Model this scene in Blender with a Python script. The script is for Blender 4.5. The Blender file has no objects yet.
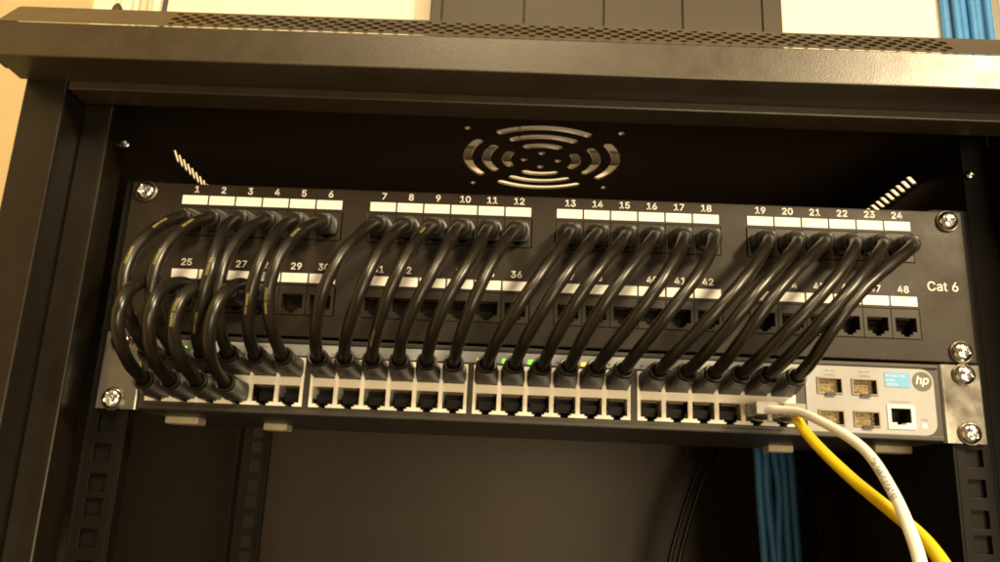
import bpy, bmesh, math, random
import numpy as np
from mathutils import Vector, Matrix

random.seed(7)
S = 0.001                                     # everything below is written in millimetres
SC = bpy.context.scene
COL = SC.collection

# ------------------------------------------------------------------ camera
cam_d = bpy.data.cameras.new("camera")
cam = bpy.data.objects.new("camera", cam_d)
COL.objects.link(cam)
SC.camera = cam
cam_d.sensor_width = 36.0
cam_d.lens = 28.8
cam_d.clip_start = 0.01
cam_d.clip_end = 50.0
PITCH, YAW, ROLL = 0.256101180, -0.0140708689, 0.0422037125
fw = Vector((math.sin(YAW) * math.cos(PITCH), math.cos(YAW) * math.cos(PITCH), math.sin(PITCH)))
rt = Vector((math.cos(YAW), -math.sin(YAW), 0))
up = rt.cross(fw)
rt2 = rt * math.cos(ROLL) + up * math.sin(ROLL)
up2 = up * math.cos(ROLL) - rt * math.sin(ROLL)
M = Matrix((rt2, up2, -fw)).transposed().to_4x4()
M.translation = Vector((-17.588, -439.157, -78.129)) * S
cam.matrix_world = M

# ------------------------------------------------------------------ light
world = bpy.data.worlds.new("World")
SC.world = world
world.use_nodes = True
bg = world.node_tree.nodes["Background"]
bg.inputs[0].default_value = (1.0, 0.68, 0.34, 1)
bg.inputs[1].default_value = 0.24

LAMP = (1.0, 0.78, 0.46)


def area(name, loc, target, size, power, color=LAMP):
    d = bpy.data.lights.new(name, 'AREA')
    d.shape = 'DISK'
    d.size = size
    d.energy = power
    d.color = color
    o = bpy.data.objects.new(name, d)
    COL.objects.link(o)
    o.location = loc
    v = Vector(target) - Vector(loc)
    o.rotation_euler = v.to_track_quat('-Z', 'Y').to_euler()
    return o


area("work_lamp", (0.86, -1.00, 0.68), (0.05, 0.1, 0.12), 0.22, 35)
area("floor_bounce_fill", (0.80, -2.3, -0.50), (0, 0.0, 0.0), 1.3, 38)  # unseen low fill, added for light bounced up off the floor
area("ceiling_lamp", (-0.1, -1.5, 1.45), (0.1, 0.3, 0.3), 0.5, 30)

vs = SC.view_settings
vs.view_transform = 'Standard'
vs.look = 'None'
vs.exposure = 0.0
vs.gamma = 1.0
vs.use_curve_mapping = False
SC.render.engine = 'CYCLES'
SC.cycles.use_denoising = True
SC.cycles.max_bounces = 8
SC.cycles.filter_width = 1.9
SC.cycles.caustics_reflective = False
SC.cycles.caustics_refractive = False


# ------------------------------------------------------------------ materials
def mat(name, color, rough=0.5, metal=0.0, bump=None, var=0.0, vscale=40.0, spec=0.5, emit=None, estr=0.0,
        trans=0.0, rvar=0.0, coat=0.0):
    m = bpy.data.materials.new(name)
    m.use_nodes = True
    nt = m.node_tree
    b = nt.nodes["Principled BSDF"]
    b.inputs["Base Color"].default_value = (*color, 1)
    b.inputs["Roughness"].default_value = rough
    b.inputs["Metallic"].default_value = metal
    b.inputs["Specular IOR Level"].default_value = spec
    b.inputs["Transmission Weight"].default_value = trans
    b.inputs["Coat Weight"].default_value = coat
    if emit:
        b.inputs["Emission Color"].default_value = (*emit, 1)
        b.inputs["Emission Strength"].default_value = estr
    tc = nt.nodes.new("ShaderNodeTexCoord")
    if var > 0 or rvar > 0:
        n = nt.nodes.new("ShaderNodeTexNoise")
        n.inputs["Scale"].default_value = vscale
        n.inputs["Detail"].default_value = 6
        n.inputs["Roughness"].default_value = 0.65
        nt.links.new(tc.outputs["Object"], n.inputs["Vector"])
        if var > 0:
            r = nt.nodes.new("ShaderNodeMapRange")
            r.inputs[1].default_value = 0.3
            r.inputs[2].default_value = 0.7
            r.inputs[3].default_value = 1 - var
            r.inputs[4].default_value = 1 + var
            mx = nt.nodes.new("ShaderNodeMix")
            mx.data_type = 'RGBA'
            mx.blend_type = 'MULTIPLY'
            mx.inputs[0].default_value = 1
            mx.inputs[6].default_value = (*color, 1)
            nt.links.new(n.outputs[0], r.inputs[0])
            nt.links.new(r.outputs[0], mx.inputs[7])
            nt.links.new(mx.outputs[2], b.inputs["Base Color"])
        if rvar > 0:
            r2 = nt.nodes.new("ShaderNodeMapRange")
            r2.inputs[1].default_value = 0.3
            r2.inputs[2].default_value = 0.7
            r2.inputs[3].default_value = rough - rvar
            r2.inputs[4].default_value = rough + rvar
            nt.links.new(n.outputs[0], r2.inputs[0])
            nt.links.new(r2.outputs[0], b.inputs["Roughness"])
    if bump:
        scale, strength, dist = bump
        n2 = nt.nodes.new("ShaderNodeTexNoise")
        n2.inputs["Scale"].default_value = scale
        n2.inputs["Detail"].default_value = 3
        nt.links.new(tc.outputs["Object"], n2.inputs["Vector"])
        bp = nt.nodes.new("ShaderNodeBump")
        bp.inputs["Strength"].default_value = strength
        bp.inputs["Distance"].default_value = dist
        nt.links.new(n2.outputs[0], bp.inputs["Height"])
        nt.links.new(bp.outputs[0], b.inputs["Normal"])
    return m


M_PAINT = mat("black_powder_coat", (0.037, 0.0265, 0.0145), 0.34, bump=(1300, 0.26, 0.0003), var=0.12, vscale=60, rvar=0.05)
M_PANEL = mat("black_panel_paint", (0.0165, 0.0113, 0.0060), 0.50, spec=0.28, bump=(1400, 0.30, 0.0004), var=0.22, vscale=28, rvar=0.11)
M_JACK = mat("black_jack_plastic", (0.022, 0.016, 0.010), 0.45, spec=0.33, var=0.1, vscale=90)
M_CAVITY = mat("dark_jack_inside", (0.006, 0.005, 0.004), 0.5, spec=0.3)
M_GOLD = mat("gold_contacts", (0.22, 0.16, 0.08), 0.45, metal=1.0)
M_WHITE = mat("white_label_paper", (0.82, 0.81, 0.78), 0.55, var=0.03, vscale=200)
M_PRINT = mat("white_print", (0.78, 0.77, 0.74), 0.5)
M_CABLE = mat("black_cable_jacket", (0.0095, 0.0074, 0.0052), 0.33, bump=(500, 0.10, 0.0004), var=0.2, vscale=80, rvar=0.06)
M_BOOT = mat("black_boot_rubber", (0.011, 0.009, 0.007), 0.38, var=0.15, vscale=150)
M_YPRINT = mat("yellow_cable_print", (0.50, 0.43, 0.13), 0.5)
M_BEZEL = mat("charcoal_switch_bezel", (0.034, 0.030, 0.025), 0.42, var=0.08, vscale=70)
M_PLATE = mat("silver_grey_switch_plate", (0.34, 0.345, 0.355), 0.36, var=0.04, vscale=120)
M_CAGE = mat("bright_jack_cage", (0.92, 0.87, 0.77), 0.34, metal=0.0, var=0.05, vscale=160)
M_STEEL = mat("zinc_plated_steel", (0.20, 0.178, 0.145), 0.40, metal=1.0, var=0.12, vscale=60, rvar=0.10)
M_EAR = mat("polished_ear_steel", (0.55, 0.53, 0.49), 0.20, metal=1.0, var=0.10, vscale=60, rvar=0.06)
M_SCREW = mat("chrome_screw", (0.80, 0.79, 0.77), 0.18, metal=1.0, var=0.15, vscale=300)
M_BRASS = mat("brassy_slot_metal", (0.16, 0.12, 0.06), 0.38, metal=1.0, var=0.75, vscale=700)
M_INK = mat("dark_grey_ink", (0.10, 0.095, 0.09), 0.6)
M_BLUEL = mat("sky_blue_label", (0.13, 0.36, 0.66), 0.4)
M_LOGO = mat("grey_logo", (0.10, 0.095, 0.085), 0.35)
M_GREEN = mat("green_led", (0.1, 0.6, 0.05), 0.4, emit=(0.22, 1.0, 0.06), estr=2.2)
M_YLED = mat("yellow_led", (0.7, 0.6, 0.1), 0.4, emit=(1.0, 0.80, 0.15), estr=0.8)
M_WLED = mat("pale_power_led", (0.8, 0.9, 0.7), 0.4, emit=(0.8, 1.0, 0.6), estr=0.8)
M_FOOT = mat("cream_rubber_foot", (0.50, 0.44, 0.32), 0.7, var=0.15, vscale=120)
M_BLUE = mat("blue_cable_jacket", (0.055, 0.24, 0.54), 0.45, var=0.15, vscale=60)
M_YELLOW = mat("yellow_cable_jacket", (0.80, 0.60, 0.015), 0.40, var=0.05, vscale=60)
M_WCABLE = mat("white_cable_jacket", (0.88, 0.87, 0.84), 0.40, var=0.03, vscale=60)
M_CLEAR = mat("clear_plug_plastic", (0.97, 0.96, 0.92), 0.10, trans=0.65)
M_WALL = mat("cream_wall_paint", (0.86, 0.80, 0.66), 0.75, bump=(180, 0.2, 0.0008), var=0.03, vscale=8)
M_WALL2 = mat("side_wall_yellower", (0.64, 0.50, 0.28), 0.75, bump=(180, 0.2, 0.0008), var=0.03, vscale=8)  # side wall toned yellower and darker than the back wall
M_PIPE = mat("white_pipe_plastic", (0.80, 0.77, 0.68), 0.4)
M_PIPE2 = mat("beige_pipe_plastic", (0.60, 0.53, 0.40), 0.5)
M_DARKBOX = mat("dark_brown_wall_box", (0.034, 0.0225, 0.0125), 0.5, var=0.08, vscale=20)
M_FRAME = mat("black_frame_darker", (0.0085, 0.0060, 0.0034), 0.33, spec=0.40, bump=(1500, 0.12, 0.0003), var=0.12, vscale=50, rvar=0.05)  # posts toned darker and smoother than the lid coat
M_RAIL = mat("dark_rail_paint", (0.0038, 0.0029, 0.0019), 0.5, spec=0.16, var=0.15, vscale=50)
M_INNER = mat("inner_black_paint_lit", (0.052, 0.0335, 0.0195), 0.5, bump=(700, 0.25, 0.0006), var=0.10, vscale=12)  # black paint; interior light is put into its lighter brown colour
M_NUT = mat("dark_plug_end", (0.05, 0.035, 0.03), 0.5)


# ------------------------------------------------------------------ mesh helpers
class MB:
    def __init__(self):
        self.v = []
        self.f = []

    def add(self, verts, faces):
        o = len(self.v)
        self.v += [tuple(float(c) for c in p) for p in verts]
        self.f += [tuple(o + i for i in f) for f in faces]
        return self

    def box(self, x0, x1, y0, y1, z0, z1):
        return self.add([(x0, y0, z0), (x1, y0, z0), (x1, y1, z0), (x0, y1, z0),
                         (x0, y0, z1), (x1, y0, z1), (x1, y1, z1), (x0, y1, z1)],
                        [(0, 3, 2, 1), (4, 5, 6, 7), (0, 1, 5, 4), (1, 2, 6, 5), (2, 3, 7, 6), (3, 0, 4, 7)])

    def prism(self, poly, y0, y1):            # polygon in x,z swept along y
        n = len(poly)
        vs_ = [(x, y0, z) for x, z in poly] + [(x, y1, z) for x, z in poly]
        fs = [tuple(range(n)), tuple(range(2 * n - 1, n - 1, -1))]
        fs += [(i, i + n, (i + 1) % n + n, (i + 1) % n) for i in range(n)]
        return self.add(vs_, fs)

    def prism_z(self, poly, z0, z1):          # polygon in x,y swept along z
        n = len(poly)
        vs_ = [(x, y, z0) for x, y in poly] + [(x, y, z1) for x, y in poly]
        fs = [tuple(range(n - 1, -1, -1)), tuple(range(n, 2 * n))]
        fs += [(i, (i + 1) % n, (i + 1) % n + n, i + n) for i in range(n)]
        return self.add(vs_, fs)

    def prism_x(self, poly, x0, x1):          # polygon in y,z swept along x
        n = len(poly)
        vs_ = [(x0, y, z) for y, z in poly] + [(x1, y, z) for y, z in poly]
        fs = [tuple(range(n)), tuple(range(2 * n - 1, n - 1, -1))]
        fs += [(i, i + n, (i + 1) % n + n, (i + 1) % n) for i in range(n)]
        return self.add(vs_, fs)

    def grid_plate(self, xs, zs, hole, y0, y1):
        """plate in x,z with missing cells; front at y0 and back at y1, walls round every hole"""
        nx, nz = len(xs) - 1, len(zs) - 1
        idx = {}

        def vid(i, j, k):
            if (i, j, k) not in idx:
                idx[(i, j, k)] = len(self.v)
                self.v.append((xs[i], (y0, y1)[k], zs[j]))
            return idx[(i, j, k)]
        solid = lambda i, j: 0 <= i < nx and 0 <= j < nz and not hole(i, j)
        for i in range(nx):
            for j in range(nz):
                if not solid(i, j):
                    continue
                self.f.append((vid(i, j, 0), vid(i + 1, j, 0), vid(i + 1, j + 1, 0), vid(i, j + 1, 0)))
                self.f.append((vid(i, j + 1, 1), vid(i + 1, j + 1, 1), vid(i + 1, j, 1), vid(i, j, 1)))
                for a, b, ni, nj in (((i, j), (i + 1, j), i, j - 1), ((i + 1, j), (i + 1, j + 1), i + 1, j),
                                     ((i + 1, j + 1), (i, j + 1), i, j + 1), ((i, j + 1), (i, j), i - 1, j)):
                    if not solid(ni, nj):
                        self.f.append((vid(*a, 0), vid(*a, 1), vid(*b, 1), vid(*b, 0)))
        return self

    def mesh(self, name, material, smooth=False):
        me = bpy.data.meshes.new(name)
        me.from_pydata([(x * S, y * S, z * S) for x, y, z in self.v], [], self.f)
        bm = bmesh.new()
        bm.from_mesh(me)
        bmesh.ops.recalc_face_normals(bm, faces=bm.faces)
        bm.to_mesh(me)
        bm.free()
        me.materials.append(material)
        if smooth:
            for p in me.polygons:
                p.use_smooth = True
        return me


def link(name, me, parent=None, loc=(0, 0, 0), rot=None):
    o = bpy.data.objects.new(name, me)
    COL.objects.link(o)
    o.location = Vector(loc) * S
    if rot:
        o.rotation_euler = rot
    if parent:
        o.parent = parent
    return o


def tag(o, label=None, cat=None, group=None, kind=None):
    if label:
        o["label"] = label
    if cat:
        o["category"] = cat
    if group:
        o["group"] = group
    if kind:
        o["kind"] = kind
    return o


def thing(name, label, cat, loc=(0, 0, 0), group=None):
    o = bpy.data.objects.new(name, None)
    o.empty_display_size = 0.02
    COL.objects.link(o)
    o.location = Vector(loc) * S
    return tag(o, label, cat, group)


def bevel(o, w, seg=2, angle=40):
    m = o.modifiers.new("bevel", 'BEVEL')
    m.width = w * S
    m.segments = seg
    m.limit_method = 'ANGLE'
    m.angle_limit = math.radians(angle)
    return o


def shade_auto(me, deg=35):
    for p in me.polygons:
        p.use_smooth = True
    me.set_sharp_from_angle(angle=math.radians(deg))


FONT = None
try:                                          # the sans face that ships inside Blender; the built-in face otherwise
    import os
    _p = os.path.join(bpy.utils.system_resource('DATAFILES'), "fonts", "Inter.woff2")
    if os.path.exists(_p):
        FONT = bpy.data.fonts.load(_p)
except Exception:
    FONT = None


def text_geo(body, size, align='CENTER', shear=0.0, bold=0.0):
    """flat text as (verts, faces) in mm; origin at baseline"""
    c = bpy.data.curves.new("t", 'FONT')
    c.body = body
    c.size = size
    c.align_x = align
    c.shear = shear
    c.offset = bold
    c.resolution_u = 3
    if FONT:
        c.font = FONT
    o = bpy.data.objects.new("t", c)
    COL.objects.link(o)
    dg = bpy.context.evaluated_depsgraph_get()
    me = bpy.data.meshes.new_from_object(o.evaluated_get(dg))
    vs_ = [tuple(v.co) for v in me.vertices]
    fs = [tuple(p.vertices) for p in me.polygons]
    bpy.data.objects.remove(o)
    bpy.data.curves.remove(c)
    bpy.data.meshes.remove(me)
    return vs_, fs


def text_part(name, body, size, x, z, y, material, parent, align='CENTER', shear=0.0, bold=0.0, label=None):
    v, f = text_geo(body, size, align, shear, bold)
    mb = MB()
    n = len(v)
    mb.add([(a, 0.0, b) for a, b, _ in v], f)
    me = bpy.data.meshes.new(name)
    me.from_pydata([(a * S, b * S, c * S) for a, b, c in mb.v], [], mb.f)
    me.materials.append(material)
    o = link(name, me, parent, (x, y, z))
    if label:
        o["label"] = label
    return o


# ------------------------------------------------------------------ swept paths
class Path:
    def __init__(self, pts):
        p = np.array(pts, float)
        d = np.linalg.norm(np.diff(p, axis=0), axis=1)
        keep = np.concatenate([[True], d > 1e-6])
        p = p[keep]
        d = np.linalg.norm(np.diff(p, axis=0), axis=1)
        self.p = p
        self.s = np.concatenate([[0], np.cumsum(d)])
        self.L = self.s[-1]
        t = np.gradient(p, self.s, axis=0)
        t /= np.linalg.norm(t, axis=1)[:, None]
        self.t = t
        u = np.array([1.0, 0, 0])
        u -= t[0] * u.dot(t[0])
        if np.linalg.norm(u) < 0.1:
            u = np.array([0, 0, 1.0]) - t[0] * t[0][2]
        u /= np.linalg.norm(u)
        us = [u]
        for i in range(1, len(p)):
            u = us[-1] - t[i] * us[-1].dot(t[i])
            us.append(u / np.linalg.norm(u))
        self.u = np.array(us)
        self.v = np.cross(self.t, self.u)

    def at(self, s):
        f = lambda a: np.array([np.interp(s, self.s, a[:, k]) for k in range(3)])
        p = f(self.p)
        u = f(self.u)
        v = f(self.v)
        if s < 0:
            p = p + self.t[0] * s
        return p, u / np.linalg.norm(u), v / np.linalg.norm(v)

    def rev(self):
        return Path(self.p[::-1])


def sweep(mb, path, prof, n=14):
    """prof: list of (s, ru, rv, exponent)"""
    o = len(mb.v)
    for s, ru, rv, e in prof:
        p, u, v = path.at(s)
        for k in range(n):
            a = 2 * math.pi * (k + 0.5) / n
            c, d = math.cos(a), math.sin(a)
            q = (abs(c) ** e + abs(d) ** e) ** (-1.0 / e)
            mb.v.append(tuple(p + u * (ru * c * q) + v * (rv * d * q)))
    m = len(prof)
    for i in range(m - 1):
        for k in range(n):
            k2 = (k + 1) % n
            mb.f.append((o + i * n + k, o + i * n + k2, o + (i + 1) * n + k2, o + (i + 1) * n + k))
    mb.f.append(tuple(o + k for k in range(n - 1, -1, -1)))
    mb.f.append(tuple(o + (m - 1) * n + k for k in range(n)))
    return mb


def tube_mesh(name, path, r, material, s0=0.0, s1=None, n=14, step=3.0, ripple=0.0, phase=0.0):
    s1 = path.L if s1 is None else s1
    k = max(2, int((s1 - s0) / step))
    mb = MB()
    sweep(mb, path, [(s0 + (s1 - s0) * i / k, r, r, 2) for i in range(k + 1)], n)
    if ripple:                                # the twisted pairs show through the jacket
        for i in range(k + 1):
            s_ = s0 + (s1 - s0) * i / k
            p, u, v = path.at(s_)
            for j in range(n):
                q = np.array(mb.v[i * n + j]) - p
                a = 2 * math.pi * (j + 0.5) / n
                f = 1 + ripple * math.sin(2 * a + s_ * 0.42 + phase) + 0.6 * ripple * math.sin(3 * a - s_ * 0.23 + 2 * phase)
                mb.v[i * n + j] = tuple(p + q * f)
    me = mb.mesh(name, material)
    shade_auto(me, 50)
    return me


def print_on(name, path, r, body, size, s0, ang, material, parent):
    """lettering wrapped on a cable: runs along the path, at angle ang round it"""
    v, f = text_geo(body, size, 'LEFT')
    out = []
    pm, um, vm = path.at(s0 + 0.3 * size * len(body))
    d = np.array([-18.0, -439.0, -78.0]) - pm               # lettering on the side that faces the room
    ang = ang + math.atan2(d.dot(vm), d.dot(um))
    for x, y, _ in v:
        p, uu, vv = path.at(s0 + x)
        a = ang - (y - 0.35 * size) / r
        out.append((p + (uu * math.cos(a) + vv * math.sin(a)) * (r + 0.16)) * S)
    me = bpy.data.meshes.new(name)
    me.from_pydata([tuple(p) for p in out], [], f)
    me.materials.append(material)
    return link(name, me, parent)


def catmull(pts, n=14):
    p = [np.array(a, float) for a in pts]
    p = [2 * p[0] - p[1]] + p + [2 * p[-1] - p[-2]]
    out = []
    for i in range(1, len(p) - 2):
        for k in range(n):
            t = k / n
            a, b, c, d = p[i - 1], p[i], p[i + 1], p[i + 2]
            out.append(0.5 * (2 * b + (c - a) * t + (2 * a - 5 * b + 4 * c - d) * t * t + (3 * b - 3 * c + d - a) * t ** 3))
    out.append(p[-2])
    return out


# ================================================================== the setting
WALL_Y = 452
mb = MB().box(-1100, 1300, WALL_Y, WALL_Y + 40, -700, 1400)
tag(link("wall", mb.mesh("wall", M_WALL)), kind="structure")
mb = MB().box(-600, -560, -500, WALL_Y, -700, 1400)
tag(link("side_wall", mb.mesh("side_wall", M_WALL2)), kind="structure")

# ================================================================== rack cabinet
cab = thing("rack_cabinet", "black steel wall-mounted rack cabinet with perforated sloping lid and open front",
            "rack cabinet", (0, 0, -330))
OFF = 330
ZB = -330


def cpart(name, me, w=0.0, label=None):
    o = link(name, me, cab, (0, 0, OFF))
    if w:
        bevel(o, w)
    if label:
        o["label"] = label
    return o


# ceiling plate: rectangle with slots cut by boolean
def arc_poly(cx, cy, r0, r1, a0, a1, n=14, m=5):
    """annular slot with round ends, as polygon in x,y"""
    rc, rh = (r0 + r1) / 2, (r1 - r0) / 2
    pts = []
    for k in range(n + 1):
        a = a0 + (a1 - a0) * k / n
        pts.append((cx + r1 * math.cos(a), cy + r1 * math.sin(a)))
    ex, ey = cx + rc * math.cos(a1), cy + rc * math.sin(a1)
    for k in range(1, m):
        b = a1 + math.pi * k / m
        pts.append((ex + rh * math.cos(b), ey + rh * math.sin(b)))
    for k in range(n + 1):
        a = a1 + (a0 - a1) * k / n
        pts.append((cx + r0 * math.cos(a), cy + r0 * math.sin(a)))
    ex, ey = cx + rc * math.cos(a0), cy + rc * math.sin(a0)
    for k in range(1, m):
        b = a0 + math.pi + math.pi * k / m
        pts.append((ex + rh * math.cos(b), ey + rh * math.sin(b)))
    return pts


FX, FY = 1.4, 112.5
cut = MB()
for r0, r1, half in ((51.3, 57.8, 33), (37.4, 43.8, 31), (22.6, 29.2, 25)):
    for q in range(4):
        c = math.radians(90 * q)
        h = math.radians(half)
        cut.prism_z(arc_poly(FX, FY, r0, r1, c - h, c + h), 150, 170)
circ = lambda cx, cy, r, n=12: [(cx + r * math.cos(2 * math.pi * k / n), cy + r * math.sin(2 * math.pi * k / n)) for k in range(n)]
for q in range(4):
    a = math.radians(90 * q)
    cut.prism_z(circ(FX + 12.6 * math.cos(a), FY + 12.6 * math.sin(a), 2.7), 150, 170)
    b = math.radians(45 + 90 * q)
    cut.prism_z(circ(FX + 74 * math.cos(b), FY + 71 * math.sin(b), 2.3), 150, 170)
for sgn in (-1, 1):
    for k in range(11):
        y = 119 + 8.6 * k
        dx, dy = 0.69, 0.72
        w = 1.6 if sgn > 0 else 0.8
        a, b = np.array([sgn * 275.0, y]), np.array([sgn * 287.5, y + 14]) if sgn > 0 else np.array([sgn * 282.0, y + 25])
        nrm = np.array([-(b - a)[1], (b - a)[0]])
        nrm = nrm / np.linalg.norm(nrm) * w
        cut.prism_z([tuple(a + nrm), tuple(a - nrm), tuple(b - nrm), tuple(b + nrm)], 150, 170)
me = MB().box(-290.4, 290.4, -39, 446, 160, 161.5).mesh("roof_plate", M_INNER)
roof = cpart("roof_plate", me)
cobj = link("cutter", cut.mesh("cutter", M_PAINT))
bm_ = roof.modifiers.new("b", 'BOOLEAN')
bm_.object = cobj
bm_.operation = 'DIFFERENCE'
bm_.solver = 'EXACT'
cobj.location = Vector((0, 0, 0))
bpy.context.view_layer.update()
dg = bpy.context.evaluated_depsgraph_get()
me2 = bpy.data.meshes.new_from_object(roof.evaluated_get(dg))
roof.modifiers.clear()
roof.data = me2
bpy.data.objects.remove(cobj)

# lid: fascia + underside + perforated slope
YF, ZF0, ZF1 = -66.0, 131.2, 151.2            # fascia plane, bottom, top
YP, ZP = -51.0, 169.6                         # back edge of slope
LX = 293.5
o = cpart("fascia", MB().prism_x([(YF, ZF0), (YF, ZF1), (YF + 1.5, ZF1), (YF + 1.5, ZF0 + 1.5), (-39.5, ZF0 + 1.5), (-39.5, ZF0)], -LX, LX).mesh("fascia", M_PAINT), 0.9)


def slope_pt(a, x, depth):
    """a in 0..1 up the slope; depth inward in mm"""
    L = math.hypot(YP - YF, ZP - ZF1)
    ny, nz = (ZP - ZF1) / L, -(YP - YF) / L
    return (x, YF + (YP - YF) * a + ny * depth, ZF1 + (ZP - ZF1) * a + nz * depth)


mb = MB()
SL = math.hypot(YP - YF, ZP - ZF1)
X0, PX, NCOL = -203.5, 8.0, 52
a_lo, a_hi, NR = 0.10, 0.90, 5
XR = X0 + PX * NCOL


def quad(a0, a1, x0, x1):
    mb.add([slope_pt(a0, x0, 0), slope_pt(a0, x1, 0), slope_pt(a1, x1, 0), slope_pt(a1, x0, 0)], [(0, 1, 2, 3)])


quad(0, a_lo, -LX, LX)
quad(a_hi, 1, -LX, LX)
quad(a_lo, a_hi, -LX, X0 - PX / 2)
quad(a_lo, a_hi, XR, LX)
rh = (a_hi - a_lo) / NR
for r in range(NR):
    a0, a1 = a_lo + rh * r, a_lo + rh * (r + 1)
    off = PX / 2 if r % 2 else 0
    xs = X0 - PX / 2
    if off:
        quad(a0, a1, xs, xs + off)
    else:
        quad(a0, a1, XR - PX / 2, XR)
    for c in range(NCOL):
        cx = X0 + off + PX * c
        x0, x1 = cx - PX / 2, cx + PX / 2
        rad = 2.02 if r in (1, 2, 3) else 1.5
        if r == 2 and c % 2 == 0:
            rad = 2.05
        rax = rad * 1.25
        N = 16
        am = (a0 + a1) / 2
        ring, ring2, outer = [], [], []
        for k in range(N):
            t = 2 * math.pi * (k + 0.5) / N
            ring.append(slope_pt(am + rad * math.sin(t) / SL, cx + rax * math.cos(t), 0))
            ring2.append(slope_pt(am + rad * math.sin(t) / SL, cx + rax * math.cos(t), 1.2))
            c_, s_ = math.cos(t), math.sin(t)
            m_ = max(abs(c_), abs(s_))
            outer.append(slope_pt(am + (a1 - a0) / 2 * s_ / m_, cx + PX / 2 * c_ / m_, 0))
        fs = [(k, (k + 1) % N, (k + 1) % N + N, k + N) for k in range(N)]
        fs += [(k + N, (k + 1) % N + N, (k + 1) % N + 2 * N, k + 2 * N) for k in range(N)]
        # corners of the square cell
        o0 = len(mb.v)
        mb.add(outer + ring + ring2, fs)
        for q, (sx, sa) in enumerate(((1, 1), (-1, 1), (-1, -1), (1, -1))):
            k = N // 8 - 1 + q * N // 4
            mb.v.append(slope_pt(am + (a1 - a0) / 2 * sa, cx + PX / 2 * sx, 0))
            mb.f.append((o0 + k, len(mb.v) - 1, o0 + (k + 1) % N))
me = bpy.data.meshes.new("perforated_slope")
me.from_pydata([(x * S, y * S, z * S) for x, y, z in mb.v], [], mb.f)
me.materials.append(M_PAINT)
cpart("perforated_slope", me)
# lid ends and rear lip of the slope, lining under the slope
cpart("lid_end", MB().prism_x([(YF, ZF0), (YF, ZF1), (YP, ZP), (YP, ZF0)], -LX - 1.2, -LX).mesh("lid_end", M_PAINT), 0.4)
cpart("lid_end", MB().prism_x([(YF, ZF0), (YF, ZF1), (YP, ZP), (YP, ZF0)], LX, LX + 1.2).mesh("lid_end", M_PAINT), 0.4)
cpart("lid_rear_lip", MB().box(-LX, LX, YP, YP + 1.4, 161.5, ZP).mesh("lid_rear_lip", M_PAINT))
cpart("lid_liner", MB().box(-LX, LX, YP + 1.6, -39.2, 155, 161).mesh("lid_liner", M_PAINT))

# front frame: header lip and stepped posts
o = cpart("header_rail", MB().box(-266, 266, -39.9, -22, 126.3, 131.8).mesh("header_rail", M_PAINT), 0.8)
cpart("header_rail", MB().box(-266, 266, -21.8, -20.0, 128, 159.6).mesh("header_web", M_PAINT))
for sg in (-1, 1):
    a, b, c = sorted((sg * 290, sg * 266.5)), sorted((sg * 266.3, sg * (250 if sg < 0 else 261.5))), sorted((sg * 290, sg * 260))
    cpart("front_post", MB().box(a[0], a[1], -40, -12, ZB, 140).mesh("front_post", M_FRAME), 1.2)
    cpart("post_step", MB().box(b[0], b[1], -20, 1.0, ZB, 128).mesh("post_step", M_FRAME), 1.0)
    s_ = sorted((sg * 289.2, sg * 290.4))
    cpart("side_panel", MB().box(s_[0], s_[1], -11.9, 446, ZB, 159.9).mesh("side_panel", M_PAINT))
cpart("back_panel", MB().box(-289, 289, 430, 432, ZB, 159.8).mesh("back_panel", M_INNER))
cpart("floor_plate", MB().box(-289, 289, -38, 429, ZB, ZB + 2).mesh("floor_plate", M_PAINT))

# mounting rails with square holes at rack pitch
HOLES = []
for u in range(-7, 4):
    for dz in (6.35, 22.225, 38.1):
        HOLES.append(u * 44.45 + dz)
RT = 90.5                                     # top of the rails
HOLES = [z for z in HOLES if ZB + 20 < z < 84]


def rail_mesh(xc, w, y0, h=4.6):
    zs = [ZB + 3]
    for z in sorted(HOLES):
        zs += [z - h, z + h]
    zs.append(RT)
    xs = [xc - w / 2, xc - h, xc + h, xc + w / 2]
    mb = MB().grid_plate(xs, zs, lambda i, j: i == 1 and j % 2 == 1, y0, y0 + 1.8)
    return mb


for sg in (-1, 1):
    mb = rail_mesh(sg * 235.5, 19.0, 2.6)
    xo = sorted((sg * 245.0, sg * 246.6))
    mb.box(xo[0], xo[1], 2.6, 38, ZB + 3, RT)
    xi = sorted((sg * 226.0, sg * 224.4))
    mb.box(xi[0], xi[1], 2.6, 12, ZB + 3, RT)
    mb.box(sg * 235.5 - 8.6, sg * 235.5 + 8.6, 5.6, 6.8, ZB + 3, RT)  # plate added behind the holes so they look less dark
    if sg > 0:
        mb.box(246.7, 264, 2.6, 4.4, ZB + 3, 159.5)
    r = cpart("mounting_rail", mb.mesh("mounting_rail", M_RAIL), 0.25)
    mb = rail_mesh(sg * 228, 22.0, 252)
    xo = sorted((sg * 239.0, sg * 240.6))
    mb.box(xo[0], xo[1], 240, 253.8, ZB + 3, RT)
    xi = sorted((sg * 217.0, sg * 215.4))
    mb.box(xi[0], xi[1], 246, 253.8, ZB + 3, RT)
    cpart("mounting_rail", mb.mesh("mounting_rail", M_PANEL))


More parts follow.
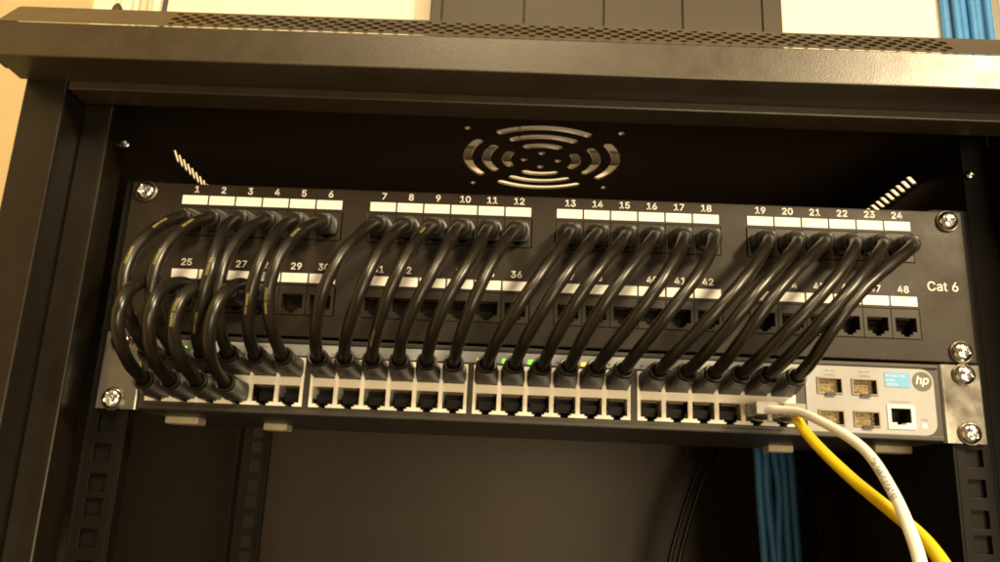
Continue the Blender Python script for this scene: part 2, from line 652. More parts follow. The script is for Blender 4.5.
# ------------------------------------------------------------------ screws
def screw_mesh():
    """pan head with cross recess, axis along -y, built as a height field on a polar grid"""
    R, H = 5.6, 3.4
    nr, na = 14, 40
    vv, ff = [], []
    vv.append((0, -(H - 1.9), 0))
    for i in range(1, nr + 1):
        r = R * i / nr
        for k in range(na):
            a = 2 * math.pi * k / na
            x, z = r * math.cos(a), r * math.sin(a)
            h = H * math.sqrt(max(0, 1 - (r / (R * 1.02)) ** 3.2))
            if r < 3.6 and (abs(x) < 0.75 or abs(z) < 0.75):
                h = min(h, H - 1.9 + 0.35 * r)
            vv.append((x, -h, z))
    for k in range(na):
        ff.append((0, 1 + k, 1 + (k + 1) % na))
    for i in range(nr - 1):
        for k in range(na):
            a, b = 1 + i * na + k, 1 + i * na + (k + 1) % na
            ff.append((a, a + na, b + na, b))
    o = len(vv)
    for k in range(na):
        a = 2 * math.pi * k / na
        vv.append((R * math.cos(a), 0.6, R * math.sin(a)))
    for k in range(na):
        a, b = 1 + (nr - 1) * na + k, 1 + (nr - 1) * na + (k + 1) % na
        ff.append((a, o + k, o + (k + 1) % na, b))
    mb = MB().add(vv, ff)
    me = mb.mesh("rack_screw", M_SCREW)
    shade_auto(me, 40)
    return me


def washer_mesh():
    mb = MB()
    n = 32
    prof = [(5.6, -0.9), (6.0, -1.0), (6.35, -0.7), (6.4, 0.2), (5.0, 0.2), (5.0, -0.9)]
    vv, ff = [], []
    for r, y in prof:
        for k in range(n):
            a = 2 * math.pi * k / n
            vv.append((r * math.cos(a), y, r * math.sin(a)))
    m = len(prof)
    for i in range(m):
        for k in range(n):
            j = (i + 1) % m
            ff.append((i * n + k, i * n + (k + 1) % n, j * n + (k + 1) % n, j * n + k))
    me = mb.add(vv, ff).mesh("washer", M_STEEL)
    shade_auto(me, 40)
    return me


ME_SCREW, ME_WASHER = screw_mesh(), washer_mesh()


def screw(parent, x, y, z, rot):
    s_ = link("rack_screw", ME_SCREW, parent, (x, y - 0.7, z), (0, rot, 0))
    w_ = link("washer", ME_WASHER, s_, (0, 0.7, 0))
    return s_


for sg in (-1, 1):
    o = link("rail_bolt", ME_SCREW, cab, (sg * 249.5, 0.4, 112 + OFF))
    o.scale = (0.45, 0.45, 0.45)

# ================================================================== patch panel
pan = thing("patch_bay", "black 48-port patch panel with white numbered label strips, above the network switch",
            "patch panel")
G = [-211.0, -101.0, 7.5, 117.5]
PP = 15.75
xs = [-241.3]
for g in G:
    xs += [g - 0.6, g + 6 * PP - 0.2]
xs.append(241.3)
zs = [0.4, 12.6, 29.6, 57.1, 74.1, 88.6]
mb = MB().grid_plate(xs, zs, lambda i, j: i % 2 == 1 and j in (1, 3), 0.0, 2.0)
mb.box(-222, 222, 2.0, 14, 87.2, 88.6)
mb.box(-222, 222, 2.0, 14, 0.4, 1.8)
o = link("plate", mb.mesh("plate", M_PANEL), pan)
bevel(o, 0.5, 2)


def jack_mesh():
    """keystone jack: frame 15.3 wide, z from -8.3 to 8.3 about its centre, opening with latch notch below"""
    mb = MB()
    w, y0, y1 = 7.65, -0.5, 1.6
    outl = [(-5.9, 3.4), (-5.9, -4.6), (-3.4, -4.6), (-3.4, -6.2), (-1.7, -6.2), (-1.7, -7.4), (1.7, -7.4), (1.7, -6.2), (3.4, -6.2), (3.4, -4.6), (5.9, -4.6), (5.9, 3.4)]
    mb.box(-w, w, y0, y1, 3.4, 8.3)                 # head strip
    mb.box(-w, -5.9, y0, y1, -8.3, 3.4)
    mb.box(5.9, w, y0, y1, -8.3, 3.4)
    mb.box(-5.9, -3.4, y0, y1, -8.3, -4.6)
    mb.box(3.4, 5.9, y0, y1, -8.3, -4.6)
    mb.box(-3.4, -1.7, y0, y1, -8.3, -6.2)
    mb.box(1.7, 3.4, y0, y1, -8.3, -6.2)
    mb.box(-1.7, 1.7, y0, y1, -8.3, -7.4)
    # cavity tube going back
    n = len(outl)
    mb.add([(x, y0 + 0.6, z) for x, z in outl] + [(x, 12, z) for x, z in outl],
           [(i, (i + 1) % n, (i + 1) % n + n, i + n) for i in range(n)] + [tuple(range(n, 2 * n))])
    return mb.mesh("keystone_jack", M_JACK)


def pins_mesh():
    mb = MB()
    for k in range(8):
        x = -3.6 + k * 1.03
        mb.add([(x - .22, 3, 3.1), (x + .22, 3, 3.1), (x + .22, 10.5, -0.2), (x - .22, 10.5, -0.2),
                (x - .22, 3, 3.35), (x + .22, 3, 3.35), (x + .22, 10.5, 0.1), (x - .22, 10.5, 0.1)],
               [(0, 1, 2, 3), (4, 7, 6, 5), (0, 4, 5, 1), (2, 6, 7, 3), (0, 3, 7, 4), (1, 5, 6, 2)])
    return mb.mesh("contacts", M_GOLD)


ME_JACK, ME_PINS = jack_mesh(), pins_mesh()
ME_LABEL = MB().box(-7.35, 7.35, -0.35, 0.2, -2.7, 2.7).mesh("label_strip", M_WHITE)


def port_x(n):
    n = (n - 1) % 24
    return G[n // 6] + PP * (n % 6 + 0.5) - 0.4


for n in range(1, 49):
    x = port_x(n)
    row2 = n > 24
    zc = 21.1 if row2 else 65.6
    j = link("keystone_jack", ME_JACK, pan, (x, 0, zc))
    link("contacts", ME_PINS, j)
    lb = link("label_strip", ME_LABEL, pan, (x, 0, 34.1 if row2 else 78.6), (0, random.uniform(-.006, .006), 0))
    text_part("port_number", str(n), 7.5, x + 0.3, 39.1 if row2 else 83.3, -0.12, M_PRINT, pan, bold=0.08)
text_part("category_lettering", "Cat 6", 10.3, 226.6, 41.0, -0.12, M_PRINT, pan)
for sg in (-1, 1):
    for z in (82.55, 6.35):
        screw(pan, sg * 232.5, -0.3, z, random.uniform(0, 1.5))

# ================================================================== network switch
sw = thing("network_switch", "grey-fronted 48-port network switch with silver ears, under the patch panel",
           "network switch", (0, 0, -43.2))
SO = 43.2


def spart(name, me, w=0.0, loc=(0, 0, 0), parent=None, rot=None):
    o = link(name, me, parent or sw, (loc[0], loc[1], loc[2] + (0 if parent else SO)), rot)
    if w:
        bevel(o, w)
    return o


B = [-214.5, -125.0, -36.0, 53.5]
SP = 14.3
BW = 6 * SP + 0.6
# chassis (open behind the ports) and bezel
mb = MB().box(-218, 218, 14, 120, -42.9, -1.6)
spart("chassis", mb.mesh("chassis", M_BEZEL), 0.6)
xs = [-218.0]
for b in B:
    xs += [b - 0.3, b + BW - 0.3]
xs += [218.0]
zs = [-42.9, -38.6, -11.6, -1.6]
mb = MB().grid_plate(xs, zs, lambda i, j: i % 2 == 1 and j == 1, -1.6, 14.0)
spart("bezel", mb.mesh("bezel", M_BEZEL), 0.5)
# projecting lips along top and bottom of the bezel
spart("bezel_lip", MB().box(-217.8, 217.8, -3.0, -1.7, -3.9, -1.7).mesh("bezel_lip", M_BEZEL), 0.4)
spart("bezel_lip", MB().box(-217.8, 217.8, -3.0, -1.7, -42.8, -40.4).mesh("bezel_lip2", M_BEZEL), 0.4)
# light strip above the ports
spart("indicator_strip", MB().box(-214, 143.5, -2.2, -1.62, -10.6, -4.4).mesh("indicator_strip", M_PLATE), 0.15)


def round_rect(x0, x1, z0, z1, r, n=6, corners=(1, 1, 1, 1)):
    pts = []
    for (cx, cz, a0, on) in ((x1 - r, z0 + r, -90, corners[0]), (x1 - r, z1 - r, 0, corners[1]),
                             (x0 + r, z1 - r, 90, corners[2]), (x0 + r, z0 + r, 180, corners[3])):
        if on:
            for k in range(n + 1):
                a = math.radians(a0 + 90 * k / n)
                pts.append((cx + r * math.cos(a), cz + r * math.sin(a)))
        else:
            pts.append((x1 if a0 in (-90, 0) else x0, z0 if a0 in (-90, 180) else z1))
    return pts


# right-hand plate with real openings for the four slots and the console port
SLOT = [(151.2, 165.2, -20.0, -10.8), (170.0, 184.2, -20.0, -10.8), (151.2, 165.2, -37.0, -28.4), (170.0, 184.2, -37.0, -28.4)]
CON = (188.2, 203.0, -37.4, -24.4)
pl = spart("face_plate", MB().prism(round_rect(145.2, 214.8, -40.2, -4.4, 6.5, corners=(1, 1, 0, 0)), -2.3, 13.9).mesh("face_plate", M_PLATE))
cut = MB()
for x0, x1, z0, z1 in SLOT + [CON]:
    cut.box(x0, x1, -6, 12, z0, z1)
cobj = link("cutter", cut.mesh("cutter", M_CAVITY))
cobj.location = (0, 0, 0)
bm_ = pl.modifiers.new("b", 'BOOLEAN')
bm_.object = cobj
bm_.operation = 'DIFFERENCE'
bm_.solver = 'EXACT'
bpy.context.view_layer.update()
dg = bpy.context.evaluated_depsgraph_get()
me2 = bpy.data.meshes.new_from_object(pl.evaluated_get(dg))
pl.modifiers.clear()
pl.data = me2
bpy.data.objects.remove(cobj)
# plate must not pass through the bezel: bezel opening is cut the same way
bz = [o for o in sw.children if o.name.startswith("bezel") and not o.name.startswith("bezel_lip")][0]
cobj = link("cutter", MB().prism(round_rect(144.9, 215.1, -40.4, -4.2, 6.7, corners=(1, 1, 0, 0)), -6, 13.95).mesh("cutter", M_CAVITY))
bz.modifiers.clear()
bm_ = bz.modifiers.new("b", 'BOOLEAN')
bm_.object = cobj
bm_.operation = 'DIFFERENCE'
bm_.solver = 'EXACT'
bpy.context.view_layer.update()
dg = bpy.context.evaluated_depsgraph_get()
me2 = bpy.data.meshes.new_from_object(bz.evaluated_get(dg))
bz.modifiers.clear()
bz.data = me2
bpy.data.objects.remove(cobj)
for i, (x0, x1, z0, z1) in enumerate(SLOT):
    s_ = spart("fibre_slot", MB().grid_plate([x0 + .1, x0 + 0.7, x1 - 0.7, x1 - .1], [z0 + .1, z0 + 0.8, z1 - 0.8, z1 - .1],
                                             lambda a, b: a == 1 and b == 1, -3.0, 10.5).mesh("fibre_slot", M_STEEL))
    link("slot_flap", MB().box(x0 + 0.8, x1 - 0.8, 1.2, 1.8, z0 + 0.9, z1 - 0.9).mesh("slot_flap", M_BRASS), s_)
    mb = MB()
    for k in range(3):
        zz = z0 + 2.0 + k * 2.3
        mb.box(x1 - 3.0, x1 - 2.2, 0.5, 1.1, zz, zz + 1.0)
    mb.box(x0 + 2.0, x1 - 4.5, 0.6, 1.1, (z0 + z1) / 2 + .7, (z0 + z1) / 2 + 1.2)
    link("spring_finger", mb.mesh("spring_finger", M_STEEL), s_)
    link("latch_tab", MB().box((x0 + x1) / 2 - 2.6, (x0 + x1) / 2 + 2.6, -3.6, -3.05, z0 - 1.0, z0 + 0.8).mesh("latch_tab", M_BEZEL), s_)


# copper ports: cage per block, dark jack per port
def cage_mesh():
    mb = MB()
    y0, y1 = -2.4, 13.5
    W = 6 * SP
    mb.box(0, W, y0, y1, -27.1, -22.6)               # middle bar
    for k in range(7):
        x = k * SP
        a, b = (x, x + 1.7) if k == 0 else ((x - 1.7, x) if k == 6 else (x - 1.15, x + 1.15))
        mb.box(a, b, y0, y1, -36.4, -27.1)
        mb.box(a, b, y0, y1, -22.6, -13.4)
        f0, f1 = (x, x + 3.9) if k == 0 else ((x - 3.9, x) if k == 6 else (x - 3.7, x + 3.7))
        g0, g1 = (x, x + 5.2) if k == 0 else ((x - 5.2, x) if k == 6 else (x - 5.0, x + 5.0))
        mb.box(f0, f1, y0, y1, -37.4, -36.4)
        mb.box(g0, g1, y0, y1, -38.4, -37.4)
        mb.box(f0, f1, y0, y1, -13.4, -12.6)
        mb.box(g0, g1, y0, y1, -12.6, -11.7)
    return mb.mesh("port_cage", M_CAGE)


def port_mesh():
    """dark lining of one jack, lower row: opening -5.9..5.9, latch notch at the bottom"""
    mb = MB()
    mb.add([(-6, -1.0, 4.5), (6, -1.0, 4.5), (6, -1.0, -4.8), (3.4, -1.0, -4.8), (3.4, -1, -5.8), (-3.4, -1, -5.8), (-3.4, -1, -4.8), (-6, -1.0, -4.8),
            (-6, 13, 4.5), (6, 13, 4.5), (6, 13, -4.8), (3.4, 13, -4.8), (3.4, 13, -5.8), (-3.4, 13, -5.8), (-3.4, 13, -4.8), (-6, 13, -4.8)],
           [(i, (i + 1) % 8, (i + 1) % 8 + 8, i + 8) for i in range(8)] + [tuple(range(8, 16))])
    mb.box(-5.9, -4.5, -0.6, 8, -4.7, -2.0)
    mb.box(4.5, 5.9, -0.6, 8, -4.7, -2.0)
    mb.box(-4.2, 4.2, 5.0, 9, -4.0, 0.8)
    return mb.mesh("port", M_CAVITY)


def pins2_mesh():
    mb = MB()
    for k in range(8):
        x = -3.6 + k * 1.03
        mb.box(x - .2, x + .2, 0.6, 6.5, 3.2, 4.0)
    return mb.mesh("contacts", M_GOLD)


ME_CAGE, ME_PORT, ME_PINS2 = cage_mesh(), port_mesh(), pins2_mesh()
ME_LEDG = MB().box(-1.9, 1.9, -0.25, 0.1, -1.2, 1.2).mesh("indicator_light", M_GREEN)
ME_LEDY = MB().box(-1.5, 1.5, -0.25, 0.1, -1.1, 1.1).mesh("indicator_light_yellow", M_YLED)
ME_MARK = MB().prism([(-0.9, 0), (0.9, -0.9), (0.9, 0.9)], -0.08, 0.0).mesh("port_mark", M_INK)
LED = {1: 'g', 2: 'y', 13: 'y', 14: 'g', 15: 'g', 17: 'y'}
for bi, b in enumerate(B):
    cg = spart("port_cage", ME_CAGE, loc=(b, 0, 0))
    for k in range(6):
        x = b + SP * (k + 0.5)
        for row in (0, 1):
            p_ = spart("port", ME_PORT, loc=(x, 0, -31.6 if row else -18.1), rot=None if row else (0, math.pi, 0))
            link("contacts", ME_PINS2, p_)
        m_ = bi * 6 + k + 1
        text_part("port_number", str(2 * m_ - 1), 2.7, x - 1.2, -9.8 + SO, -2.32, M_INK, sw)
        text_part("port_number", str(2 * m_), 2.7, x + 3.4, -9.8 + SO, -2.32, M_INK, sw)
        if m_ in LED:
            spart("indicator_light", ME_LEDG if LED[m_] == 'g' else ME_LEDY, loc=(x - 4.2 if m_ > 2 else x + (10.2 if m_ == 1 else 8), -2.3, -9.2))
        else:
            spart("port_mark", ME_MARK, loc=(x - 4.9, -2.22, -8.8))
text_part("speed_lettering", "10/100/1000Base-T", 1.7, B[0] + 5 * SP - 12, -6.6 + SO, -2.32, M_INK, sw)

# console port, label, logo, power light
x0, x1, z0, z1 = CON
c_ = spart("console_port", MB().grid_plate([x0 + .1, x0 + 1.9, x1 - 1.9, x1 - .1], [z0 + .1, z0 + 2.2, z1 - 1.8, z1 - .1],
                                           lambda a, b: a == 1 and b == 1, -3.0, 11).mesh("console_port", M_CAGE))
link("port_lining", MB().box(x0 + 2, x1 - 2, 8.5, 9, z0 + 2.3, z1 - 1.9).mesh("port_lining", M_CAVITY), c_)
mb = MB()
for sx in (-1, 1):
    xm = (x0 + x1) / 2
    a, b2 = sorted((xm + sx * 2.6, xm + sx * 5.4))
    mb.box(a, b2, -2.9, 4, z0 + 2.0, z0 + 3.4)
link("port_shoulder", mb.mesh("port_shoulder", M_CAGE), c_)
mb = MB()
for sx in (-1, 1):
    a, b2 = sorted((xm + sx * 3.6, xm + sx * 5.4))
    mb.box(a, b2, -2.9, 7.9, z0 + 2.3, z1 - 1.9)
mb.box(xm - 5.3, xm + 5.3, 0.5, 8.4, z1 - 3.0, z1 - 1.9)
link("port_lining", MB().box(x0 + 2, x0 + 2.3, -2.0, 8.4, z0 + 2.3, z1 - 1.9).box(x1 - 2.3, x1 - 2, -2.0, 8.4, z0 + 2.3, z1 - 1.9)
     .box(x0 + 2, x1 - 2, -2.0, 8.4, z1 - 2.2, z1 - 1.9).mesh("port_lining_side", M_CAVITY), c_)
bl = spart("model_label", MB().prism(round_rect(188.2, 202.0, -14.9, -6.6, 1.0, 4), -2.55, -2.3).mesh("model_label", M_BLUEL))
for k, line in enumerate(("HP 1920-48G", "Switch", "JG927A")):
    text_part("lettering", line, 2.15, 188.9, -9.2 - 2.35 * k, -2.62, M_PRINT, bl, align='LEFT')
n = 40
lg = spart("logo", MB().prism([(208.6 + 5.3 * math.cos(2 * math.pi * k / n), -11.2 + 5.3 * math.sin(2 * math.pi * k / n)) for k in range(n)], -2.5, -2.3).mesh("logo", M_LOGO))
text_part("lettering", "hp", 8.6, 208.3, -12.6, -2.58, M_PRINT, lg, shear=0.25, bold=0.12)
text_part("console_lettering", "Console 9600,8,N,1", 1.65, 195.6, -23.2 + SO, -2.36, M_INK, sw)
text_part("power_lettering", "Power", 1.8, 208.0, -32.4 + SO, -2.36, M_INK, sw)
for xx in (158.2, 177.1):
    text_part("slot_lettering", "Link   Act", 1.9, xx, -7.6 + SO, -2.36, M_INK, sw)
    text_part("slot_lettering", "1000Mbps", 1.8, xx, -9.9 + SO, -2.36, M_INK, sw)
spart("power_light", MB().prism([(207.8 + 1.3 * math.cos(2 * math.pi * k / 16), -35.2 + 1.3 * math.sin(2 * math.pi * k / 16)) for k in range(16)], -2.7, -2.3).mesh("power_light", M_WLED))

# ears
for sg in (-1, 1):
    # bracket: ear plate, rounded bend and side flange
    pts = []
    r = 3.2
    for k in range(9):
        a = math.radians(90 * k / 8)
        pts.append((sg * (218.4 + r - r * math.cos(a)), -0.2 + r - r * math.sin(a)))
    prof_out = [(sg * 218.4, 90.0)] + pts + [(sg * 241.5, -0.2)]
    prof_in = [(sg * 241.5, 1.6)] + [(sg * (220.2 + 1.4 - 1.4 * math.cos(math.radians(90 * k / 4))), 1.6 + 1.4 - 1.4 * math.sin(math.radians(90 * k / 4))) for k in range(4, -1, -1)] + [(sg * 220.2, 90.0)]
    mb = MB().prism_z(prof_out + prof_in, -43.4, -0.9)
    me = mb.mesh("ear_bracket", M_EAR)
    shade_auto(me, 30)
    e_ = spart("ear_bracket", me)
    for z in (-6.35, -38.1):
        s_ = link("rack_screw", ME_SCREW, e_, (sg * 232.5, -1.2, z), (0, random.uniform(0, 1.5), 0))
        link("washer", ME_WASHER, s_, (0, 0.7, 0))

# feet
for x, y, w in ((-211, 50, 20), (-162, 76, 15), (157, 84, 16), (211, 48, 22)):
    o = spart("foot", MB().box(x - w / 2, x + w / 2, y - 7, y + 7, -47.2, -42.8).mesh("foot", M_FOOT), 1.0)

# ================================================================== black patch cords
HK = {1: (-7.2, 205), 2: (-7.9, 205), 3: (6.0, 215), 4: (-3.9, 205), 5: (1.1, 225), 6: (-5.5, 225), 7: (-0.8, 225), 8: (2.3, 225),
      9: (2.0, 225), 10: (2.1, 225), 11: (2.7, 225), 12: (-1.2, 225), 13: (1.8, 225), 14: (-2.2, 225), 15: (-1.3, 225), 16: (-2.9, 225),
      17: (0.9, 225), 18: (2.2, 225), 19: (-0.7, 225), 20: (-2.5, 225), 21: (-9.2, 225), 22: (-2.6, 225), 23: (-6.5, 225), 24: (-13.5, 225), 25: (0.2, 255), 26: (-0.9, 255), 27: (-3.7, 240), 28: (0.7, 255)}
PRINT = {1: (38, 66), 2: (40, 68), 3: (74, 100), 5: (92,), 6: (54, 92), 9: (44, 112), 27: (46, 72)}
CR = 3.25
W1 = "one two three four five six seven eight nine ten eleven twelve thirteen fourteen fifteen sixteen seventeen eighteen nineteen".split()
WORDS = W1 + ["twenty"] + ["twenty-" + w for w in W1[:9]]


def boot_profile(end):
    """ribbed boot that ends `end` mm along the path; wide hood at the jack, round cup at the cord"""
    pr = [(0, 5.5, 3.9, 7), (6.2, 5.5, 4.2, 7), (6.8, 6.5, 5.0, 6), (9.0, 6.55, 5.3, 5)]
    s_ = 9.4
    span = end - 3 - s_
    taper = 1.05 if end > 26 else 0.75
    while s_ < end - 3.0:
        f = (s_ - 9.4) / span
        ru = 6.5 - taper * f
        rv = 5.35 - 0.15 * f
        e = 4.6 - 2.2 * f
        pr += [(s_, ru, rv, e), (s_ + 0.9, ru, rv, e), (s_ + 1.1, ru - 0.45, rv - 0.45, e), (s_ + 1.75, ru - 0.45, rv - 0.45, e)]
        s_ += 1.9
    if end > 26:
        pr += [(end - 2.2, 5.3, 5.15, 2.3), (end - 0.4, 5.25, 5.15, 2.1), (end, 4.9, 4.9, 2), (end - 0.1, 4.2, 4.2, 2), (end - 2.2, 3.2, 3.2, 2)]
    else:
        pr += [(end - 1.4, 5.6, 5.2, 2.5), (end - 0.4, 5.5, 5.1, 2.4), (end + 0.1, 5.0, 4.7, 2.2), (end + 0.3, 4.2, 4.1, 2), (end + 0.2, 3.1, 3.1, 2)]
    return pr


def cord_points(xa, zp, xb, zs_, h, k, lift):
    """stiff cord: straight out of each jack for the length of its boot, then bowed between the two boots"""
    a = np.array([xa, -11.0, zp + lift * 0.2])
    b = np.array([xb, -20.0, zs_ + 2.0])
    kb = k - 62.0
    d = b - a
    ta = np.array([d[0] * 0.5, -kb, d[2] * 0.75 + lift * 10])
    tb = np.array([d[0] * 0.5, kb, d[2] * 0.55])
    raw = [(xa, 6, zp), (xa, 0, zp), (xa, -6, zp)]
    for i in range(61):
        t = i / 60
        h00, h10 = 2 * t ** 3 - 3 * t * t + 1, t ** 3 - 2 * t * t + t
        h01, h11 = -2 * t ** 3 + 3 * t * t, t ** 3 - t * t
        p = a * h00 + ta * h10 + b * h01 + tb * h11
        p[0] += h * 16 * t * t * (1 - t) ** 2
        raw.append(tuple(p))
    raw += [(xb, -13, zs_ + 0.6), (xb, -6, zs_), (xb, 0, zs_), (xb, 6, zs_)]
    p = Path(raw).p
    s_ = np.concatenate([[0], np.cumsum(np.linalg.norm(np.diff(p, axis=0), axis=1))])
    g = np.linspace(0, s_[-1], 110)
    q = np.stack([np.interp(g, s_, p[:, c]) for c in range(3)], 1)
    for _ in range(8):                       # ease the kinks, ends stay put
        q[2:-2] = (q[1:-3] + 2 * q[2:-2] + q[3:-1]) / 4
    return q


for nn in range(1, 29):
    h, k = HK[nn]
    row2 = nn > 24
    zp = 20.6 if row2 else 64.8
    zs_ = -31.8 if row2 else -17.4
    m_ = nn - 24 if row2 else nn
    xa = port_x(nn)
    xb = B[(m_ - 1) // 6] + SP * ((m_ - 1) % 6 + 0.5)
    lift = 5.0 if row2 else 0.0
    pts = cord_points(xa, zp, xb, zs_, h, k, lift)
    w_ = np.sin(np.linspace(0, math.pi, len(pts))) ** 2
    tt = np.linspace(0, 1, len(pts))
    for c, amp in ((0, 0.8), (1, 1.3), (2, 0.6)):          # no two cords hang alike
        pts[:, c] += w_ * amp * np.sin(2 * math.pi * (tt * random.uniform(0.8, 1.7) + random.random()))
    path = Path(pts)
    rp = path.rev()
    c_ = thing("ethernet_cable", "black network patch cord plugged into panel port number " + WORDS[nn - 1],
               "patch cord", (0, 0, 0), "black patch cords between panel and switch")
    link("cable", tube_mesh("cable", path, CR, M_CABLE, 17, path.L - 24, 18, 1.6, 0.017, nn * 1.7), c_)
    for pp, end in ((path, 21.5), (rp, 30.6)):
        mb = MB()
        sweep(mb, pp, boot_profile(end), 20)
        me = mb.mesh("boot", M_BOOT)
        shade_auto(me, 38)
        link("boot", me, c_)
    for q, s0 in enumerate(PRINT.get(nn, ())):
        print_on("print", path, CR, ("CM 120121", "120121 24AWG", "24AWG 1201")[(nn + q) % 3], 2.2, s0, math.radians(18), M_YPRINT, c_)


# ================================================================== white and yellow network cables with clear plugs
def plug(parent, x, z, y_end=-21.0):
    mb = MB()
    mb.box(x - 5.7, x + 5.7, y_end, 8, z - 3.2, z + 3.4)
    mb.add([(x - 2.6, -1, z - 3.3), (x + 2.6, -1, z - 3.3), (x + 2.6, y_end - 1, z - 6.6), (x - 2.6, y_end - 1, z - 6.6),
            (x - 2.6, -1, z - 4.3), (x + 2.6, -1, z - 4.3), (x + 2.6, y_end - 1, z - 7.6), (x - 2.6, y_end - 1, z - 7.6)],
           [(0, 1, 2, 3), (4, 7, 6, 5), (0, 4, 5, 1), (1, 5, 6, 2), (2, 6, 7, 3), (3, 7, 4, 0)])
    p_ = link("plug", mb.mesh("plug", M_CLEAR), parent)
    bevel(p_, 0.4)
    mb = MB()
    for k in range(8):
        xx = x - 3.6 + k * 1.03
        mb.box(xx - .2, xx + .2, -2, 6, z - 0.5, z + 0.1)
    link("wires", mb.mesh("wires", M_GOLD), p_)


def loose_cable(name, label, material, pts, port, r, text=None):
    x, z = port
    c_ = thing(name, label, "network cable")
    path = Path(catmull(pts, 16))
    link("cable", tube_mesh("cable", path, r, material, 0, None, 20, 2.5), c_)
    plug(c_, x, z)
    if text:
        for body, size, s0, ang in text:
            print_on("print", path, r, body, size, s0, math.radians(ang), M_INK, c_)
    return c_


xw, xy = B[3] + SP * 4.5, B[3] + SP * 5.5
loose_cable("network_cable", "white network cable with clear plug, crossing over the yellow cable", M_WCABLE,
            [(xw, -9, -31), (xw + .6, -20, -31.4), (127.6, -36.0, -34.1), (130.2, -58.0, -40.3), (134.4, -80.0, -49.4), (135.4, -98.0, -58.7), (130.9, -125.0, -74.0), (125.7, -145.0, -85.9), (120.8, -160.0, -95.2), (112.4, -178.0, -105.1)], (xw, -31), 2.25,
            [("TIA-568-C.2 CAT 5E", 4.5, 101, 4)])
loose_cable("network_cable", "yellow network cable with clear plug, passing under the white cable", M_YELLOW,
            [(xy, -9, -31.4), (xy, -22, -32.4), (128.9, -33, -38.3), (130.3, -50, -50), (135.4, -75, -66), (137.9, -105, -79.2),
             (136.5, -130, -87.6), (133.2, -150, -95.5), (126, -178, -108)], (xy, -31.4), 2.6)

# ================================================================== cables inside the cabinet
for i in range(9):
    dep = 234 + (5.5 if i % 2 else 0)
    x0 = 190.5 + 27 * i / 8
    wob = random.uniform(-1.9, 1.9)
    pts = [(x0 - 4 + wob, dep + 6, 40), (x0 - 0.5, dep, -35), (x0 + 1 + wob, dep, -70), (x0 + 3 - wob, dep + 3, -130), (x0 + 6, dep + 4, -220), (x0 + 6, dep + 4, -325)]
    path = Path(catmull(pts, 12))
    tag(link("blue_cable", tube_mesh("blue_cable", path, 3.3, M_BLUE, 0, None, 12, 6)),
        "blue network cable in the bundle hanging inside the cabinet", "cable", "blue cables bundled inside the cabinet")
for i in range(2):
    d = i * 8.5
    pts = [(196 + d, 360, 20), (180 + d, 356, -28), (163 + d, 352, -66), (148 + d, 350, -108), (139 + d, 350, -145), (132 + d, 352, -220), (130 + d, 356, -325)]
    path = Path(catmull(pts, 12))
    tag(link("black_cable", tube_mesh("black_cable", path, 2.2, M_CABLE, 0, None, 12, 6)),
        "thin black cable running down in front of the cabinet back panel", "cable", "thin black cables inside the cabinet")

# ================================================================== things on the wall behind
bx = thing("wall_box", "dark brown box with vertical panel seams, mounted on the cream wall above the rack", "wall box", (85, WALL_Y, 303))
link("body", MB().box(-213, 212, -36, -0.5, 0, 330).mesh("body", M_DARKBOX), bx)
edges = [-213, -198.5, -99.5, -3.5, 91.5, 187.5, 212]
for a, b in zip(edges[:-1], edges[1:]):
    o = link("front_panel", MB().box(a + 0.7, b - 0.7, -40, -36.1, 0.5, 329.5).mesh("front_panel", M_DARKBOX), bx)
    bevel(o, 1.0)

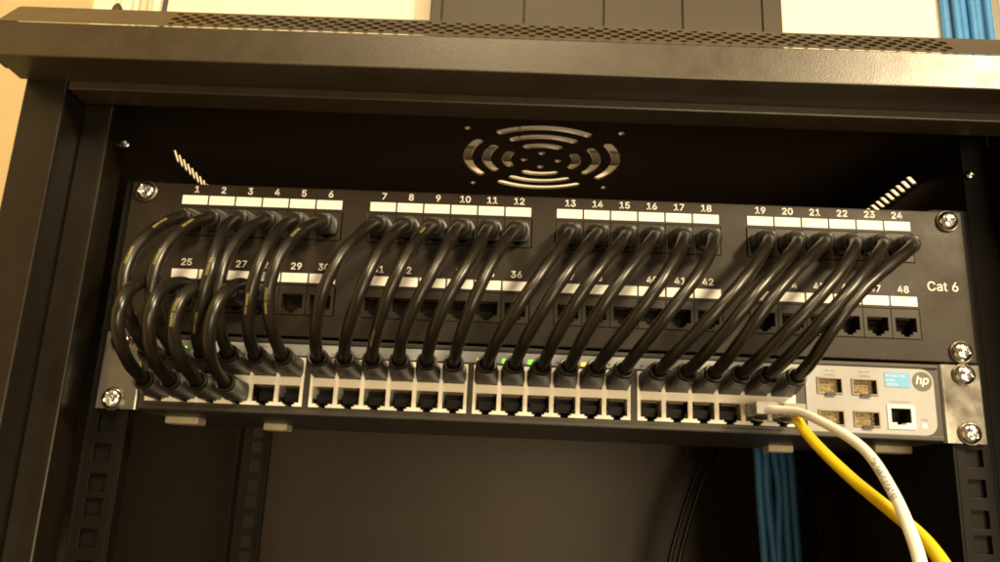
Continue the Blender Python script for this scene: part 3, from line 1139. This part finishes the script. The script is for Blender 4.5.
for i in range(6):
    x = 511 + i * 10.4
    y = WALL_Y - 7 - (i % 2) * 5
    path = Path(catmull([(x - 3, y, 900), (x, y, 640), (x + 1.5 * math.sin(i), y, 480), (x - 1, y, 250), (x + 2, y, -100)], 10))
    tag(link("blue_cable", tube_mesh("blue_cable", path, 5.0, M_BLUE, 0, None, 12, 12)),
        "blue cable running up the cream wall beside the dark wall box", "cable", "blue cables running up the wall")
tag(bevel(link("cable_trunking", MB().box(577, 590, WALL_Y - 14, WALL_Y - 0.5, -300, 1000).mesh("cable_trunking", M_PIPE)), 1.0),
    "white vertical trunking on the wall right beside the blue cables", "trunking")


def pipe(name, x, r, material, label, y=WALL_Y, z0=-300, z1=1100):
    path = Path([(x, y - r, z0), (x, y - r, (z0 + z1) / 2), (x, y - r, z1)])
    o = link(name, tube_mesh(name, path, r, material, 0, None, 16, 60))
    return tag(o, label, "pipe")


pipe("wall_pipe", -503, 4.0, M_PIPE, "thin white pipe on the wall, next to the beige pipe")
pipe("wall_pipe", -493.5, 5.0, M_PIPE2, "beige pipe on the wall beside the thin white pipe")
tag(bevel(link("cable_trunking", MB().box(-478, -470.5, WALL_Y - 12, WALL_Y - 0.5, -300, 1100).mesh("cable_trunking2", M_PIPE)), 1.0),
    "narrow white trunking on the wall beside the dark cable", "trunking")
pipe("wall_cable", -467.6, 2.6, M_NUT, "dark cable running along the narrow white trunking", z0=-300)
rod = thing("hanging_cord", "thin white cord hanging on the wall with a dark brown weight", "cord", (-524, WALL_Y - 8, 480))
path = Path([(0, 0, 12), (0, 0, 300), (0, 0, 600)])
link("cord", tube_mesh("cord", path, 1.6, M_PIPE, 0, None, 10, 60), rod)
mb = MB()
prof = [(0.5, -9), (4.0, -8), (6.3, -4), (6.6, 2), (5.8, 8), (3.5, 12), (1.7, 14)]
n = 18
vv = [(r * math.cos(2 * math.pi * k / n), r * math.sin(2 * math.pi * k / n), z) for r, z in prof for k in range(n)]
ff = [(i * n + k, i * n + (k + 1) % n, (i + 1) * n + (k + 1) % n, (i + 1) * n + k) for i in range(len(prof) - 1) for k in range(n)]
ff += [tuple(range(n - 1, -1, -1)), tuple((len(prof) - 1) * n + k for k in range(n))]
me = mb.add(vv, ff).mesh("weight", M_NUT)
shade_auto(me, 50)
link("weight", me, rod)
